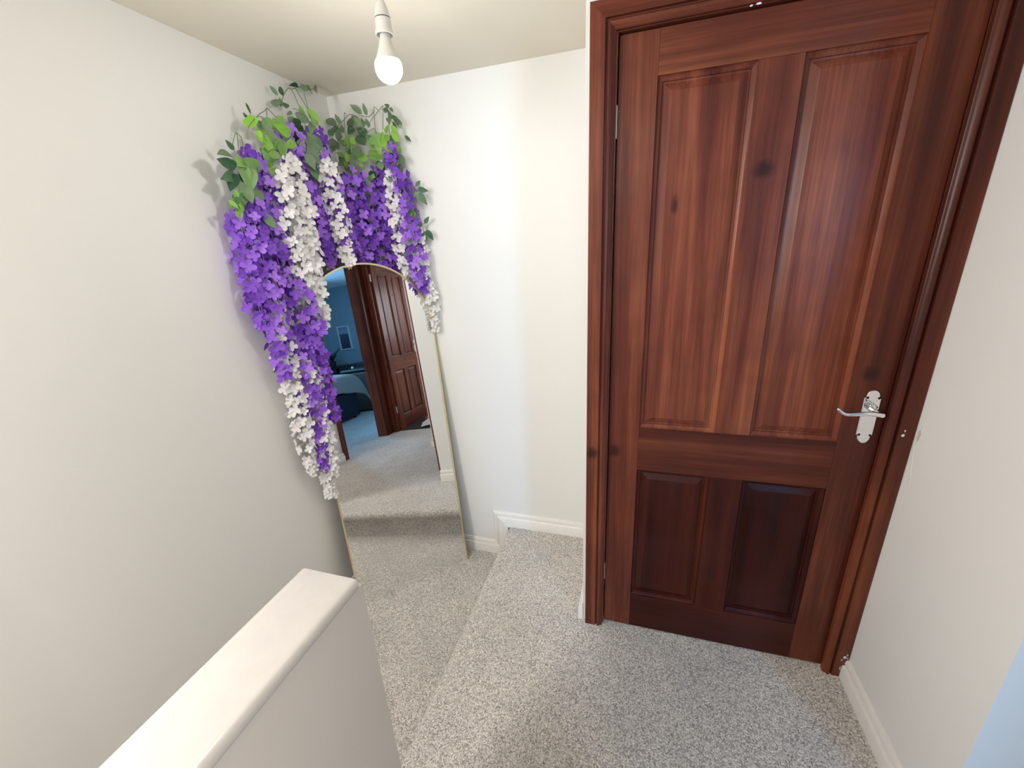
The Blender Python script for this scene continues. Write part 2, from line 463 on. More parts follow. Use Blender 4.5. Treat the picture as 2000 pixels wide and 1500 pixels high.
skirting('baseboard_return', [(-0.004, SK), (YB, SK)], lambda a, b, d: (XW - d, a, b), 'short white skirting ending beside the door casing', -1)
skirting('baseboard_right', [(-0.020, SK), (YE, SK)], lambda a, b, d: (XR - d, a, b), 'white skirting along the foot of the right wall', 1)
skirting('baseboard_corner', [(XR - 0.018, SK), (1.63, SK)], lambda a, b, d: (a, YE - d, b), 'white skirting round the end of the right wall', -1)
skirting('baseboard_near', [(0.42, SK), (0.655, SK)], lambda a, b, d: (a, YP + d, b), 'white skirting left of the bedroom doorway, in the mirror', -1)

def casing(name, pts, to3d, label, mats, side=1):
    r = empty(name, to3d(pts[0][0], pts[0][1], 0.0))
    struct(r, label, 'door casing')
    for m, mt, tn in zip(sweep2d(pts, CAS, to3d, side), mats, (0.30, 0.45, 0.62)):
        m.v = [tuple(Vector(v) - Vector(r.location)) for v in m.v]
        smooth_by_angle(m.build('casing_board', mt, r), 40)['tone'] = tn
    return r
wv, wh, wd_ = M['wood_v'], M['wood_h'], M['wood_d']
c1 = casing('trim_1', [(0.0, 0.0), (0.0, 2.0582), (XR, 2.0582), (XR, 0.0)], lambda a, b, d: (a, -d - 0.001, b), 'moulded mahogany casing round the closed door', (wv, wh, wv), -1)
lo = Vector(c1.location)
MB().box(0.031 - lo.x, 0.0705 - lo.x, 0.001, 0.11, 0, 2.02).build('jamb_lining', wv, c1)
MB().box(0.8395 - lo.x, 0.8675 - lo.x, 0.001, 0.11, 0, 2.02).build('jamb_lining', wv, c1)
MB().box(0.0705 - lo.x, 0.8395 - lo.x, 0.001, 0.11, 1.9905, 2.02).build('head_lining', wh, c1)
MB().box(0.0705 - lo.x, 0.086 - lo.x, 0.052, 0.075, 0, 1.99).build('door_stop', wv, c1)
c2 = casing('trim_2', [(0.655, 0.0), (0.655, 2.0582), (1.549, 2.0582), (1.549, 0.0)], lambda a, b, d: (a, YP + d + 0.001, b), 'mahogany casing round the bedroom doorway, in the mirror', (wv, wh, wv), -1)
lo = Vector(c2.location)
MB().box(0.690 - lo.x, 0.7215 - lo.x, -0.115, -0.001, 0, 2.02).build('jamb_lining', wv, c2)
MB().box(1.4815 - lo.x, 1.515 - lo.x, -0.115, -0.001, 0, 2.02).build('jamb_lining', wv, c2)
MB().box(1.5495 - lo.x, 1.6285 - lo.x, 0.001, 0.016, 0, 2.058).build('corner_post', wv, c2)['tone'] = 0.7
c3 = casing('trim_3', [(-1.301, 0.0), (-1.301, 2.0582), (YE - 0.002, 2.0582)], lambda a, b, d: (1.63 - d - 0.001, a, b), 'mahogany casing round the second doorway, in the mirror', (wv, wd_), -1)
lo = Vector(c3.location)
MB().box(0.002, 0.11, -1.2715 - lo.y, -1.2385 - lo.y, 0, 2.02).build('jamb_lining', wv, c3)

# ------------------------------------------------------------------ four-panel doors (built in door space: x across, -y the shown face, z up)
RINGS = [(0.0, 0.0), (0.001, 0.004), (0.004, 0.0072), (0.008, 0.0092), (0.0115, 0.0112), (0.0128, 0.0155), (0.0168, 0.0160), (0.034, 0.0075), (0.0365, 0.0060)]
def make_door(name, spread=1.0):               # spread: how far the boards differ in tone
    d = empty(name)
    W, T, Z0, Z1 = 0.762, 0.035, 0.006, 1.987
    X = (0.099, 0.331, 0.430, 0.662)
    ZZ = (0.165, 0.722, 0.884, 1.885)
    def plank(nm, x0, x1, z0, z1, mt, tone=0.15):      # tone: board darkness; low boards have the bulb's falloff put into their colour
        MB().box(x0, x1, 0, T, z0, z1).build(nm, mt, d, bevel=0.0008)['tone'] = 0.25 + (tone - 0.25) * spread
    g = 0.0003
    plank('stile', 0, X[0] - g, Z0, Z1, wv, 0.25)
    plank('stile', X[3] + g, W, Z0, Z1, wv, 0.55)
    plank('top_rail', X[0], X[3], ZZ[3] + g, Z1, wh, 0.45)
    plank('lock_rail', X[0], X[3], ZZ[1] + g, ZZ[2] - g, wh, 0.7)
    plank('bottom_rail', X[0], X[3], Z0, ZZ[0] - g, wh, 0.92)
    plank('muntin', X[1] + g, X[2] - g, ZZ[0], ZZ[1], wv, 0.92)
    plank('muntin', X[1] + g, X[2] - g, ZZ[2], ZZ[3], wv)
    for x0, x1 in ((X[0], X[1]), (X[2], X[3])):
        for z0, z1 in ((ZZ[0], ZZ[1]), (ZZ[2], ZZ[3])):
            m = MB()
            rings = [[(x0 + i, y, z0 + i), (x1 - i, y, z0 + i), (x1 - i, y, z1 - i), (x0 + i, y, z1 - i)] for i, y in RINGS]
            m.loft([[(x0, T - 0.004, z0), (x1, T - 0.004, z0), (x1, T - 0.004, z1), (x0, T - 0.004, z1)]] + rings, closed=True)
            m.build('panel', wv, d)['tone'] = 0.25 + ((0.95 if z0 < 0.5 else (0.0 if x0 < 0.2 else 0.18)) - 0.25) * spread  # lower panels coloured darkest, imitating the lamp light fading downwards
    return d
def plate_outline():
    # a long backplate with shouldered, rounded ends
    hw, h0, h1 = 0.0200, 0.914, 1.029
    pts = [(hw, h0), (hw, h1), (hw - 0.004, h1 + 0.001)]
    for k in range(9):
        a = math.pi * k / 8
        pts.append(((hw - 0.004) * math.cos(a), h1 + 0.005 + 0.019 * math.sin(a)))
    pts += [(-hw + 0.004, h1 + 0.001), (-hw, h1), (-hw, h0), (-hw + 0.004, h0 - 0.001)]
    for k in range(9):
        a = math.pi + math.pi * k / 8
        pts.append(((hw - 0.004) * math.cos(a), h0 - 0.005 + 0.021 * math.sin(a)))
    pts.append((hw - 0.004, h0 - 0.001))
    return pts
def add_handle(d, px, sg=1):
    def fl(mb):                                      # turn the set to the other hand
        mb.v = [(px + sg * (x - px), y, z) for x, y, z in mb.v]
        return mb
    base = plate_outline()
    m = MB()
    m.loft([[(px + x, -0.0002, z) for x, z in base], [(px + x, -0.003, z) for x, z in base], [(px + x * 0.9, -0.0052, 0.9715 + (z - 0.9715) * 0.985) for x, z in base]], closed=True)
    pl = fl(m).build('handle_backplate', M['chrome'], d)
    tag(pl, 'polished chrome backplate')
    for sx in (-0.0135, 0.0135):
        for sz in (0.915, 1.030):
            sm = MB().lathe([(0.0001, 0.0), (0.0038, 0.0), (0.0034, 0.0012), (0.0001, 0.0016)], n=12)
            sm.v = [(px + sx + x, -0.0050 - z, sz + y) for x, y, z in sm.v]
            fl(sm).build('screw_head', M['screw'], pl, smooth=True)
    th = MB().lathe([(0.0001, 0), (0.0075, 0), (0.0075, 0.003), (0.005, 0.004), (0.0045, 0.007), (0.0001, 0.0075)], n=16)
    th.v = [(px - 0.004 + x, -0.0050 - z, 1.014 + y) for x, y, z in th.v]
    smooth_by_angle(fl(th).build('snib_rose', M['chrome'], pl), 40)
    tb = [(px - 0.016, -0.013, 1.024), (px - 0.010, -0.016, 1.018), (px - 0.004, -0.017, 1.014), (px + 0.006, -0.016, 1.009), (px + 0.010, -0.013, 1.004)]
    fl(MB().tube(catmull(tb, 4), [0.0022] * 4 + [0.0030] * 9 + [0.0022] * 4, 8)).build('snib_turn', M['chrome'], pl, smooth=True)
    nk = MB().lathe([(0.0001, 0), (0.0095, 0), (0.0085, 0.006), (0.0075, 0.036), (0.0065, 0.042), (0.0001, 0.044)], n=16)
    nk.v = [(px + 0.004 + x, -0.0050 - z, 0.995 + y) for x, y, z in nk.v]
    smooth_by_angle(fl(nk).build('lever_neck', M['chrome'], pl), 40)
    lv = [(px + 0.014, -0.046, 0.9935), (px + 0.004, -0.047, 0.9955), (px - 0.022, -0.0475, 0.9980), (px - 0.052, -0.0475, 0.9935), (px - 0.074, -0.0475, 0.9920), (px - 0.087, -0.0475, 0.9985), (px - 0.095, -0.0470, 1.0055), (px - 0.0985, -0.0465, 1.0065)]
    path = catmull(lv, 4)
    rr = []
    for i in range(len(path)):
        u_ = i / (len(path) - 1)
        rr.append(0.0078 - 0.0032 * min(1, u_ * 1.6) if u_ < 0.93 else 0.0046 - (u_ - 0.93) * 0.03)
    rr[0] = 0.003; rr[1] = 0.0065
    fl(MB().tube(path, rr, 12)).build('lever', M['chrome'], pl, smooth=True)
def add_hinges(d):
    for z in (1.752, 0.22):
        h = MB()
        h.lathe([(0.0045, 0.0), (0.0045, 0.079)], (-0.0045, -0.0015, z), 12)
        h.box(-0.003, 0.0, -0.001, 0.030, z, z + 0.079)
        smooth_by_angle(h.build('hinge', M['brass'], d), 40)
d1 = make_door('door_1')
struct(d1, 'closed mahogany four-panel door with chrome lever handle', 'door')
add_handle(d1, 0.7225)
add_hinges(d1)
d1.location = (0.0740, 0.012, 0.0)
d2 = make_door('door_2', 0.15)
struct(d2, 'mahogany four-panel door standing open, seen in the mirror', 'door')
# shown face looks along +y in the second room: turn by 180 degrees, hinge side first -> mirror the leaf by walking it from its far edge
add_handle(d2, 0.0395, -1)
d2.rotation_euler = (0, 0, math.pi)
d2.location = (1.664 + 0.762, -1.212, 0.0)
for z in (1.786, 0.22):
    hm = MB().box(1.640, 1.662, -1.2365, -1.2335, z, z + 0.082)
    hm.lathe([(0.005, 0.0), (0.005, 0.082)], (1.656, -1.228, z), 10)
    hv = Vector(d2.location)
    hm.v = [(-(x - hv.x), -(y - hv.y), zz) for x, y, zz in hm.v]
    tag(hm.build('hinge', M['chrome'], d2), 'bright hinge')

# wear: flakes knocked off the casing, a patch of filler and a scuff on the right wall
def flake(name, mt, parent, pts, plane, depth):
    m = MB()
    lo_ = Vector(parent.location)
    a = [plane(u_, v_, 0.0) for u_, v_ in pts]
    b = [plane(u_, v_, depth) for u_, v_ in pts]
    m.loft([[tuple(Vector(p) - lo_) for p in a], [tuple(Vector(p) - lo_) for p in b]], closed=True)
    return m.build(name, mt, parent)
onface = lambda yy: (lambda u_, v_, d: (u_, yy - d, v_))
R5 = random.Random(5)
def blob(cu, cv, ru, rv, n=9): return [(cu + ru * math.cos(6.2832 * k / n) * R5.uniform(0.6, 1.1), cv + rv * math.sin(6.2832 * k / n) * R5.uniform(0.6, 1.1)) for k in range(n)]
flake('paint_chip', M['plastic'], c1, blob(0.872, 0.932, 0.004, 0.005), onface(-0.0189), 0.0006)
flake('paint_chip', M['plastic'], c1, blob(0.874, 0.947, 0.002, 0.004), onface(-0.0189), 0.0006)
for cu, cv, ru, rv in ((0.884, 0.092, 0.006, 0.007), (0.890, 0.104, 0.003, 0.005), (0.878, 0.078, 0.003, 0.004), (0.879, 0.040, 0.002, 0.010), (0.893, 0.089, 0.003, 0.004)):
    flake('paint_chip', M['filler'] if ru < 0.004 else M['plastic'], c1, blob(cu, cv, ru, rv), onface(-0.0189), 0.0006)
flake('paint_chip', M['plastic'], c1, blob(0.386, 1.9885, 0.006, 0.0030), onface(-0.0105), 0.0008)
flake('paint_chip', M['plastic'], c1, blob(0.371, 1.9870, 0.004, 0.0020), onface(-0.0105), 0.0008)
wr = bpy.data.objects['wall_right']
onright = lambda u_, v_, d: (XR - d, u_, v_)
flake('filler_patch', M['filler'], wr, blob(-0.032, 0.940, 0.008, 0.018), onright, 0.0006)
flake('filler_patch', M['gloss'], wr, [(-0.022, 0.905), (-0.026, 0.905), (-0.049, 0.800), (-0.045, 0.798)], onright, 0.0006)
flake('filler_patch', M['gloss'], wr, [(-0.036, 0.985), (-0.040, 0.985), (-0.040, 0.955), (-0.037, 0.955)], onright, 0.0006)

# ------------------------------------------------------------------ leaning arched mirror
MA = Vector((-1.116, -0.0305, LOW))
MU = Vector((0.6751, 0.7377, 0)).normalized()
MBK = Vector((-MU.y, MU.x, 0))
MTH, MW, MH, MR = 0.1010, 0.592, 1.6566, 0.310
MUP = Vector((0, 0, 1)) * math.cos(MTH) + MBK * math.sin(MTH)
MN = -MBK * math.cos(MTH) + Vector((0, 0, 1)) * math.sin(MTH)     # out of the glass, towards the room
def arch(inset, n=40):
    """outline in mirror space, from the bottom right corner round the arch to the bottom left"""
    pts = [(MW - inset, -0.004), (MW - inset, MH - MR)]
    for k in range(1, n):
        a = math.pi * k / n
        pts.append((MW / 2 + (MW / 2 - inset) * math.cos(a), MH - MR + (MR - inset) * math.sin(a)))
    pts += [(inset, MH - MR), (inset, -0.004)]
    return pts
mir = empty('arched_mirror', MA)
tag(mir, 'tall arched full-length mirror with thin gold frame leaning in the corner', 'mirror')
def m3(x, y, d): return tuple(MU * x + MUP * y + MN * d)
DEP = 0.012
o0, o1 = arch(0.0), arch(0.0075)
fr = MB()
rings = []
for (ax, ay), (bx, by) in zip(o0, o1):
    rings.append([m3(ax, ay, 0.003), m3(ax, ay, -DEP), m3(bx, by, -DEP), m3(bx, by, 0.003)])
fr.loft(rings, closed=True)
smooth_by_angle(fr.build('mirror_frame', M['gold'], mir), 40)
gl = MB()
o2 = arch(0.0076)
gl.add([m3(x, y, 0.0) for x, y in o2], [tuple(range(len(o2)))])
gl.build('mirror_glass', M['mirror'], mir)
bk = MB()
bk.add([m3(x, y, -DEP + 0.001) for x, y in o2], [tuple(range(len(o2)))])
bk.build('mirror_back', M['board'], mir)

# ------------------------------------------------------------------ pendant lamp
PX, PY = -0.497, -0.180
LS = 1.14                                 # lamp size
pen = empty('pendant_lamp', (PX, PY, H))
tag(pen, 'bare lit bulb in a white pendant lampholder under the ceiling', 'ceiling lamp')
z = lambda w: (w - 1.892) * LS + 1.940 - H
smooth_by_angle(MB().lathe([(0.0001, 0), (0.036, 0), (0.036, -0.012), (0.030, -0.020), (0.008, -0.026), (0.0001, -0.026)], n=28).build('ceiling_rose', M['plastic'], pen), 40)
MB().tube([(0, 0, -0.02), (0, 0, z(2.012))], 0.0032, 8).build('flex', M['plastic'], pen, smooth=True)
smooth_by_angle(MB().lathe([(0.0046, z(2.0175)), (0.0080, z(2.0165)), (0.0118, z(2.010)), (0.0155, z(2.000)), (0.0185, z(1.990)), (0.0196, z(1.9845)), (0.0001, z(1.9845))], n=28).build('lampholder_cap', M['plastic'], pen), 40)
MB().lathe([(0.0171, z(1.9845)), (0.0171, z(1.9825))], n=28).build('cap_seam', M['screw'], pen)
smooth_by_angle(MB().lathe([(0.0196, z(1.9825)), (0.0201, z(1.972)), (0.0203, z(1.962)), (0.0226, z(1.960)), (0.0228, z(1.954)), (0.0205, z(1.953)), (0.0188, z(1.956)), (0.0182, z(1.975))], n=28, cap=False).build('lampholder_skirt', M['plastic'], pen), 40)
ga = math.radians(26)                                   # the plastic collar reaches down to here, the lit dome below it
smooth_by_angle(MB().lathe([(0.0125, z(1.975)), (0.0128, z(1.950)), (0.0150, z(1.944)), (0.0180, z(1.934)), (0.0240, z(1.920)), (0.0345 * math.cos(ga), z(1.892) + 0.0345 * math.sin(ga)), (0.0001, z(1.892) + 0.0345 * math.sin(ga))], n=28).build('bulb_base', M['plastic'], pen), 40)
gp = []
for k in range(0, 15):
    a = ga - (ga + math.pi / 2) * k / 14
    gp.append((max(0.0345 * math.cos(a), 0.0002), z(1.892) + 0.0345 * math.sin(a)))
MB().lathe(gp, n=32).build('bulb_globe', M['bulb'], pen, smooth=True)

# ------------------------------------------------------------------ wisteria
rng = random.Random(7)
def floret_mesh(name, m, seed):
    r_ = random.Random(seed)
    vs, fs, n = [(0, 0, 0.0)], [], 24
    cup = 0.26 + 0.16 * r_.random()
    ph = r_.random() * 6.28
    lob = [(1 + 0.16 * (r_.random() - 0.5), 0.10 * (r_.random() - 0.5)) for _ in range(4)]
    for ring, rr in ((1, 0.50), (2, 1.0)):
        for k in range(n):
            a = 2 * math.pi * k / n
            q4 = int(((a + math.pi / 4) % (2 * math.pi)) / (math.pi / 2)) % 4
            f_ = a - q4 * math.pi / 2
            f_ = (f_ + math.pi) % (2 * math.pi) - math.pi
            dd, R_ = 0.295, 0.215                       # four round lobes
            full = dd * math.cos(f_) + math.sqrt(max(R_ * R_ - (dd * math.sin(f_)) ** 2, 0.0))
            rad = full * lob[q4][0] if ring == 2 else 0.17 + 0.25 * (full - 0.26)
            h = cup * rr * rr * 0.55 + (lob[q4][1] + 0.03 * math.sin(5 * a + ph)) * rr * rr
            vs.append((rad * math.cos(a), rad * math.sin(a), h))
    for k in range(n):
        k2 = (k + 1) % n
        fs.append((0, 1 + k, 1 + k2))
        fs.append((1 + k, 1 + n + k, 1 + n + k2, 1 + k2))
    me = bpy.data.meshes.new(name)
    me.from_pydata(vs, [], fs)
    me.materials.append(m)
    me.polygons.foreach_set('use_smooth', [True] * len(fs))
    return me
FLO = {c: [floret_mesh('floret', M['petal_' + c], 11 * i + ord(c)) for i in range(4)] for c in 'pw'}
def leaf_mesh(seed):
    r_ = random.Random(seed)
    rows = [(0.0, 0.04), (0.12, 0.30), (0.30, 0.47), (0.50, 0.48), (0.70, 0.36), (0.88, 0.16), (1.0, 0.01)]
    vs, fs = [], []
    bend = 0.10 + 0.12 * r_.random()
    for y, w in rows:
        zz = -bend * y * y
        vs += [(-w, y, zz + 0.20 * w), (-w * 0.5, y, zz + 0.06 * w), (0, y, zz), (w * 0.5, y, zz + 0.06 * w), (w, y, zz + 0.20 * w)]
    for i in range(len(rows) - 1):
        for k in range(4):
            a = i * 5 + k
            fs.append((a, a + 1, a + 6, a + 5))
    me = bpy.data.meshes.new('leaf')
    me.from_pydata(vs, [], fs)
    me.materials.append(M['leaf'])
    me.polygons.foreach_set('use_smooth', [True] * len(fs))
    return me
LEAVES = [leaf_mesh(i) for i in range(3)]
CAMP = Vector(CAM_LOC)
LOOK = Vector((-0.25, -0.65, 1.80))
def glass_clear(p, r=0.020):
    """keep petals off the glass: a point inside the mirror's outline is pushed clear of the frame"""
    q = p - MA
    d, x, y = q.dot(MN), q.dot(MU), q.dot(MUP)
    if -0.01 < x < MW + 0.01 and y < MH + 0.02 and -0.045 < d < r:
        inside = y < MH - MR or math.hypot((x - MW / 2) / (MW / 2), (y - MH + MR) / MR) < 1.06
        if inside: return (p + MN * (r - d)) if d > -0.012 else (p - MN * (0.045 + d))
    return p
def clamp(p, m=0.016):
    p = Vector(p)
    p.x = max(p.x, XL + m)
    p.y = min(p.y, YB - m)
    return glass_clear(p)
def strand(colour, a, b, rad, label, group):
    a, b = Vector(a), Vector(b)
    root = empty('wisteria_strand', a)
    tag(root, label, 'artificial flower', group)
    L = (b - a).length
    sway = [Vector((rng.uniform(-1, 1), rng.uniform(-1, 1), 0)) * 0.010 for _ in range(4)]
    pts = [a, a.lerp(b, 0.33) + sway[0], a.lerp(b, 0.66) + sway[1], b]
    path = [clamp(p, 0.010) for p in catmull(pts, 8)]
    MB().tube([p - a for p in path], 0.0016, 5).build('stem', M['palestem'], root)
    n = max(5, int(L / 0.0118))
    ang = rng.uniform(0, 6.28)
    size = (0.043 if colour == 'p' else 0.046) * min(1.0, 0.55 + rad * 11)
    for i in range(n):
        t = (i + 0.5) / n
        c = path[min(int(t * (len(path) - 1)), len(path) - 2)].lerp(path[min(int(t * (len(path) - 1)), len(path) - 2) + 1], (t * (len(path) - 1)) % 1.0)
        taper = 1.0 if t < 0.72 else max(0.35, 1.0 - (t - 0.72) / 0.28 * 0.65)
        if t < 0.12: taper *= 0.6 + t * 3
        for j in range(2):
            ang += 2.4
            out = Vector((math.cos(ang), math.sin(ang), rng.uniform(-0.25, 0.30))).normalized()
            p = clamp(c + out * rad * 1.0 * taper * rng.uniform(0.50, 1.08))
            nrm = (out + (LOOK - p).normalized() * rng.uniform(0.3, 1.0) + Vector((rng.uniform(-.45, .45), rng.uniform(-.45, .45), rng.uniform(-0.45, 0.45)))).normalized()
            o = bpy.data.objects.new('floret', FLO[colour][rng.randrange(4)])
            q = nrm.to_track_quat('Z', 'Y').to_matrix() @ Matrix.Rotation(rng.uniform(0, 6.28), 3, 'Z')
            s = size * (0.82 + 0.36 * rng.random()) * (0.72 + 0.28 * taper)
            m4 = (q @ Matrix.Scale(s, 3)).to_4x4()
            m4.translation = p - a
            o.matrix_local = m4
            o.parent = root
            COL.objects.link(o)
    tip = MB()
    for k in range(4):
        d = Vector((rng.uniform(-1, 1), rng.uniform(-1, 1), -1.1)).normalized()
        e = path[-1] - a
        tip.tube([e, e + d * 0.012, e + d * 0.020], [0.0009, 0.0010, 0.0020], 5)
    tip.build('bud_tip', M['palestem'], root)
    return root
def sprig(stalks, leaves, label):
    o0 = Vector(stalks[0][0])
    root = empty('leaf_sprig', o0)
    tag(root, label, 'artificial leaves', 'green leaf sprigs of the wisteria')
    for st in stalks:
        MB().tube([clamp(p, 0.006) - o0 for p in catmull(st, 6)], 0.0015, 5).build('stalk', M['stem'], root, smooth=True)
    leaves = list(leaves)
    for a, b, wf, sh in list(leaves) * 2:             # smaller leaves growing beside and behind the large ones
        if len(leaves) > 9 and rng.random() < 0.62 and sh > 0.12:
            a_, d_ = Vector(a), Vector(b) - Vector(a)
            a_ += Vector((rng.uniform(-.026, .010), rng.uniform(-.020, .024), rng.uniform(-.085, .012)))
            d_ = d_ * rng.uniform(0.65, 0.95) + Vector((rng.uniform(-.02, .02), rng.uniform(-.02, .02), rng.uniform(-.04, .01)))
            d_ *= min(1.0, 0.055 / max(d_.length, 1e-6))
            leaves.append((tuple(a_), tuple(a_ + d_), min(wf + 0.08, 0.6), sh))
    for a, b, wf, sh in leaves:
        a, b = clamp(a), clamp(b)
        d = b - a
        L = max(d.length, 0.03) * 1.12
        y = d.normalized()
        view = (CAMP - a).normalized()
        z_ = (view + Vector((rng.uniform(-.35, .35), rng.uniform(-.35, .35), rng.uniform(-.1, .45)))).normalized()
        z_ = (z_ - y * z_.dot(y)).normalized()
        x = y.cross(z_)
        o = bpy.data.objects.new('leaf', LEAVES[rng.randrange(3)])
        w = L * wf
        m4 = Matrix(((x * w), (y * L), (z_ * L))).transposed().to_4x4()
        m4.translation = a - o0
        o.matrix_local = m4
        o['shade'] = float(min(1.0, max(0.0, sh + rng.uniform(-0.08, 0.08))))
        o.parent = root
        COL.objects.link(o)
    return root
STRANDS = [
    ('p', (-1.167, -0.126, 1.647), (-1.167, -0.144, 1.244), 0.04),
    ('p', (-1.162, -0.019, 1.844), (-1.162, -0.023, 1.296), 0.046),
    ('p', (-1.147, -0.099, 1.675), (-1.147, -0.121, 1.046), 0.044),
    ('p', (-1.172, 0.023, 1.763), (-1.172, 0.029, 1.456), 0.044),
    ('w', (-1.137, 0.100, 1.847), (-1.137, 0.108, 1.368), 0.044),
    ('w', (-1.122, 0.036, 1.794), (-1.122, 0.031, 1.316), 0.04),
    ('w', (-1.112, 0.106, 1.723), (-1.112, 0.089, 1.201), 0.04),
    ('p', (-1.122, -0.001, 1.408), (-1.122, 0.061, 0.786), 0.046),
    ('p', (-1.137, -0.028, 1.225), (-1.137, -0.043, 0.602), 0.036),
    ('w', (-1.167, -0.079, 1.332), (-1.167, -0.080, 0.594), 0.036),
    ('w', (-1.162, -0.021, 1.118), (-1.162, -0.012, 0.439), 0.034),
    ('w', (-1.132, -0.016, 1.096), (-1.132, -0.006, 0.542), 0.032),
    ('p', (-1.152, 0.144, 1.956), (-1.152, 0.233, 1.443), 0.042),
    ('p', (-1.181, 0.225, 1.825), (-1.147, 0.262, 1.452), 0.042),
    ('p', (-1.120, 0.261, 1.962), (-1.063, 0.324, 1.434), 0.04),
    ('w', (-1.090, 0.250, 1.853), (-1.068, 0.274, 1.442), 0.034),
    ('p', (-1.109, 0.347, 1.805), (-1.086, 0.373, 1.420), 0.044),
    ('p', (-1.064, 0.397, 1.827), (-1.056, 0.405, 1.417), 0.046),
    ('p', (-1.030, 0.448, 1.810), (-1.026, 0.453, 1.401), 0.046),
    ('p', (-0.983, 0.492, 1.853), (-0.988, 0.487, 1.386), 0.044),
    ('w', (-0.907, 0.455, 1.820), (-0.901, 0.455, 1.374), 0.034),
    ('p', (-0.863, 0.450, 1.805), (-0.814, 0.450, 1.297), 0.038),
    ('w', (-0.815, 0.475, 1.584), (-0.791, 0.475, 1.113), 0.022),
    ('p', (-0.885, 0.440, 1.914), (-0.887, 0.440, 1.796), 0.026),
]
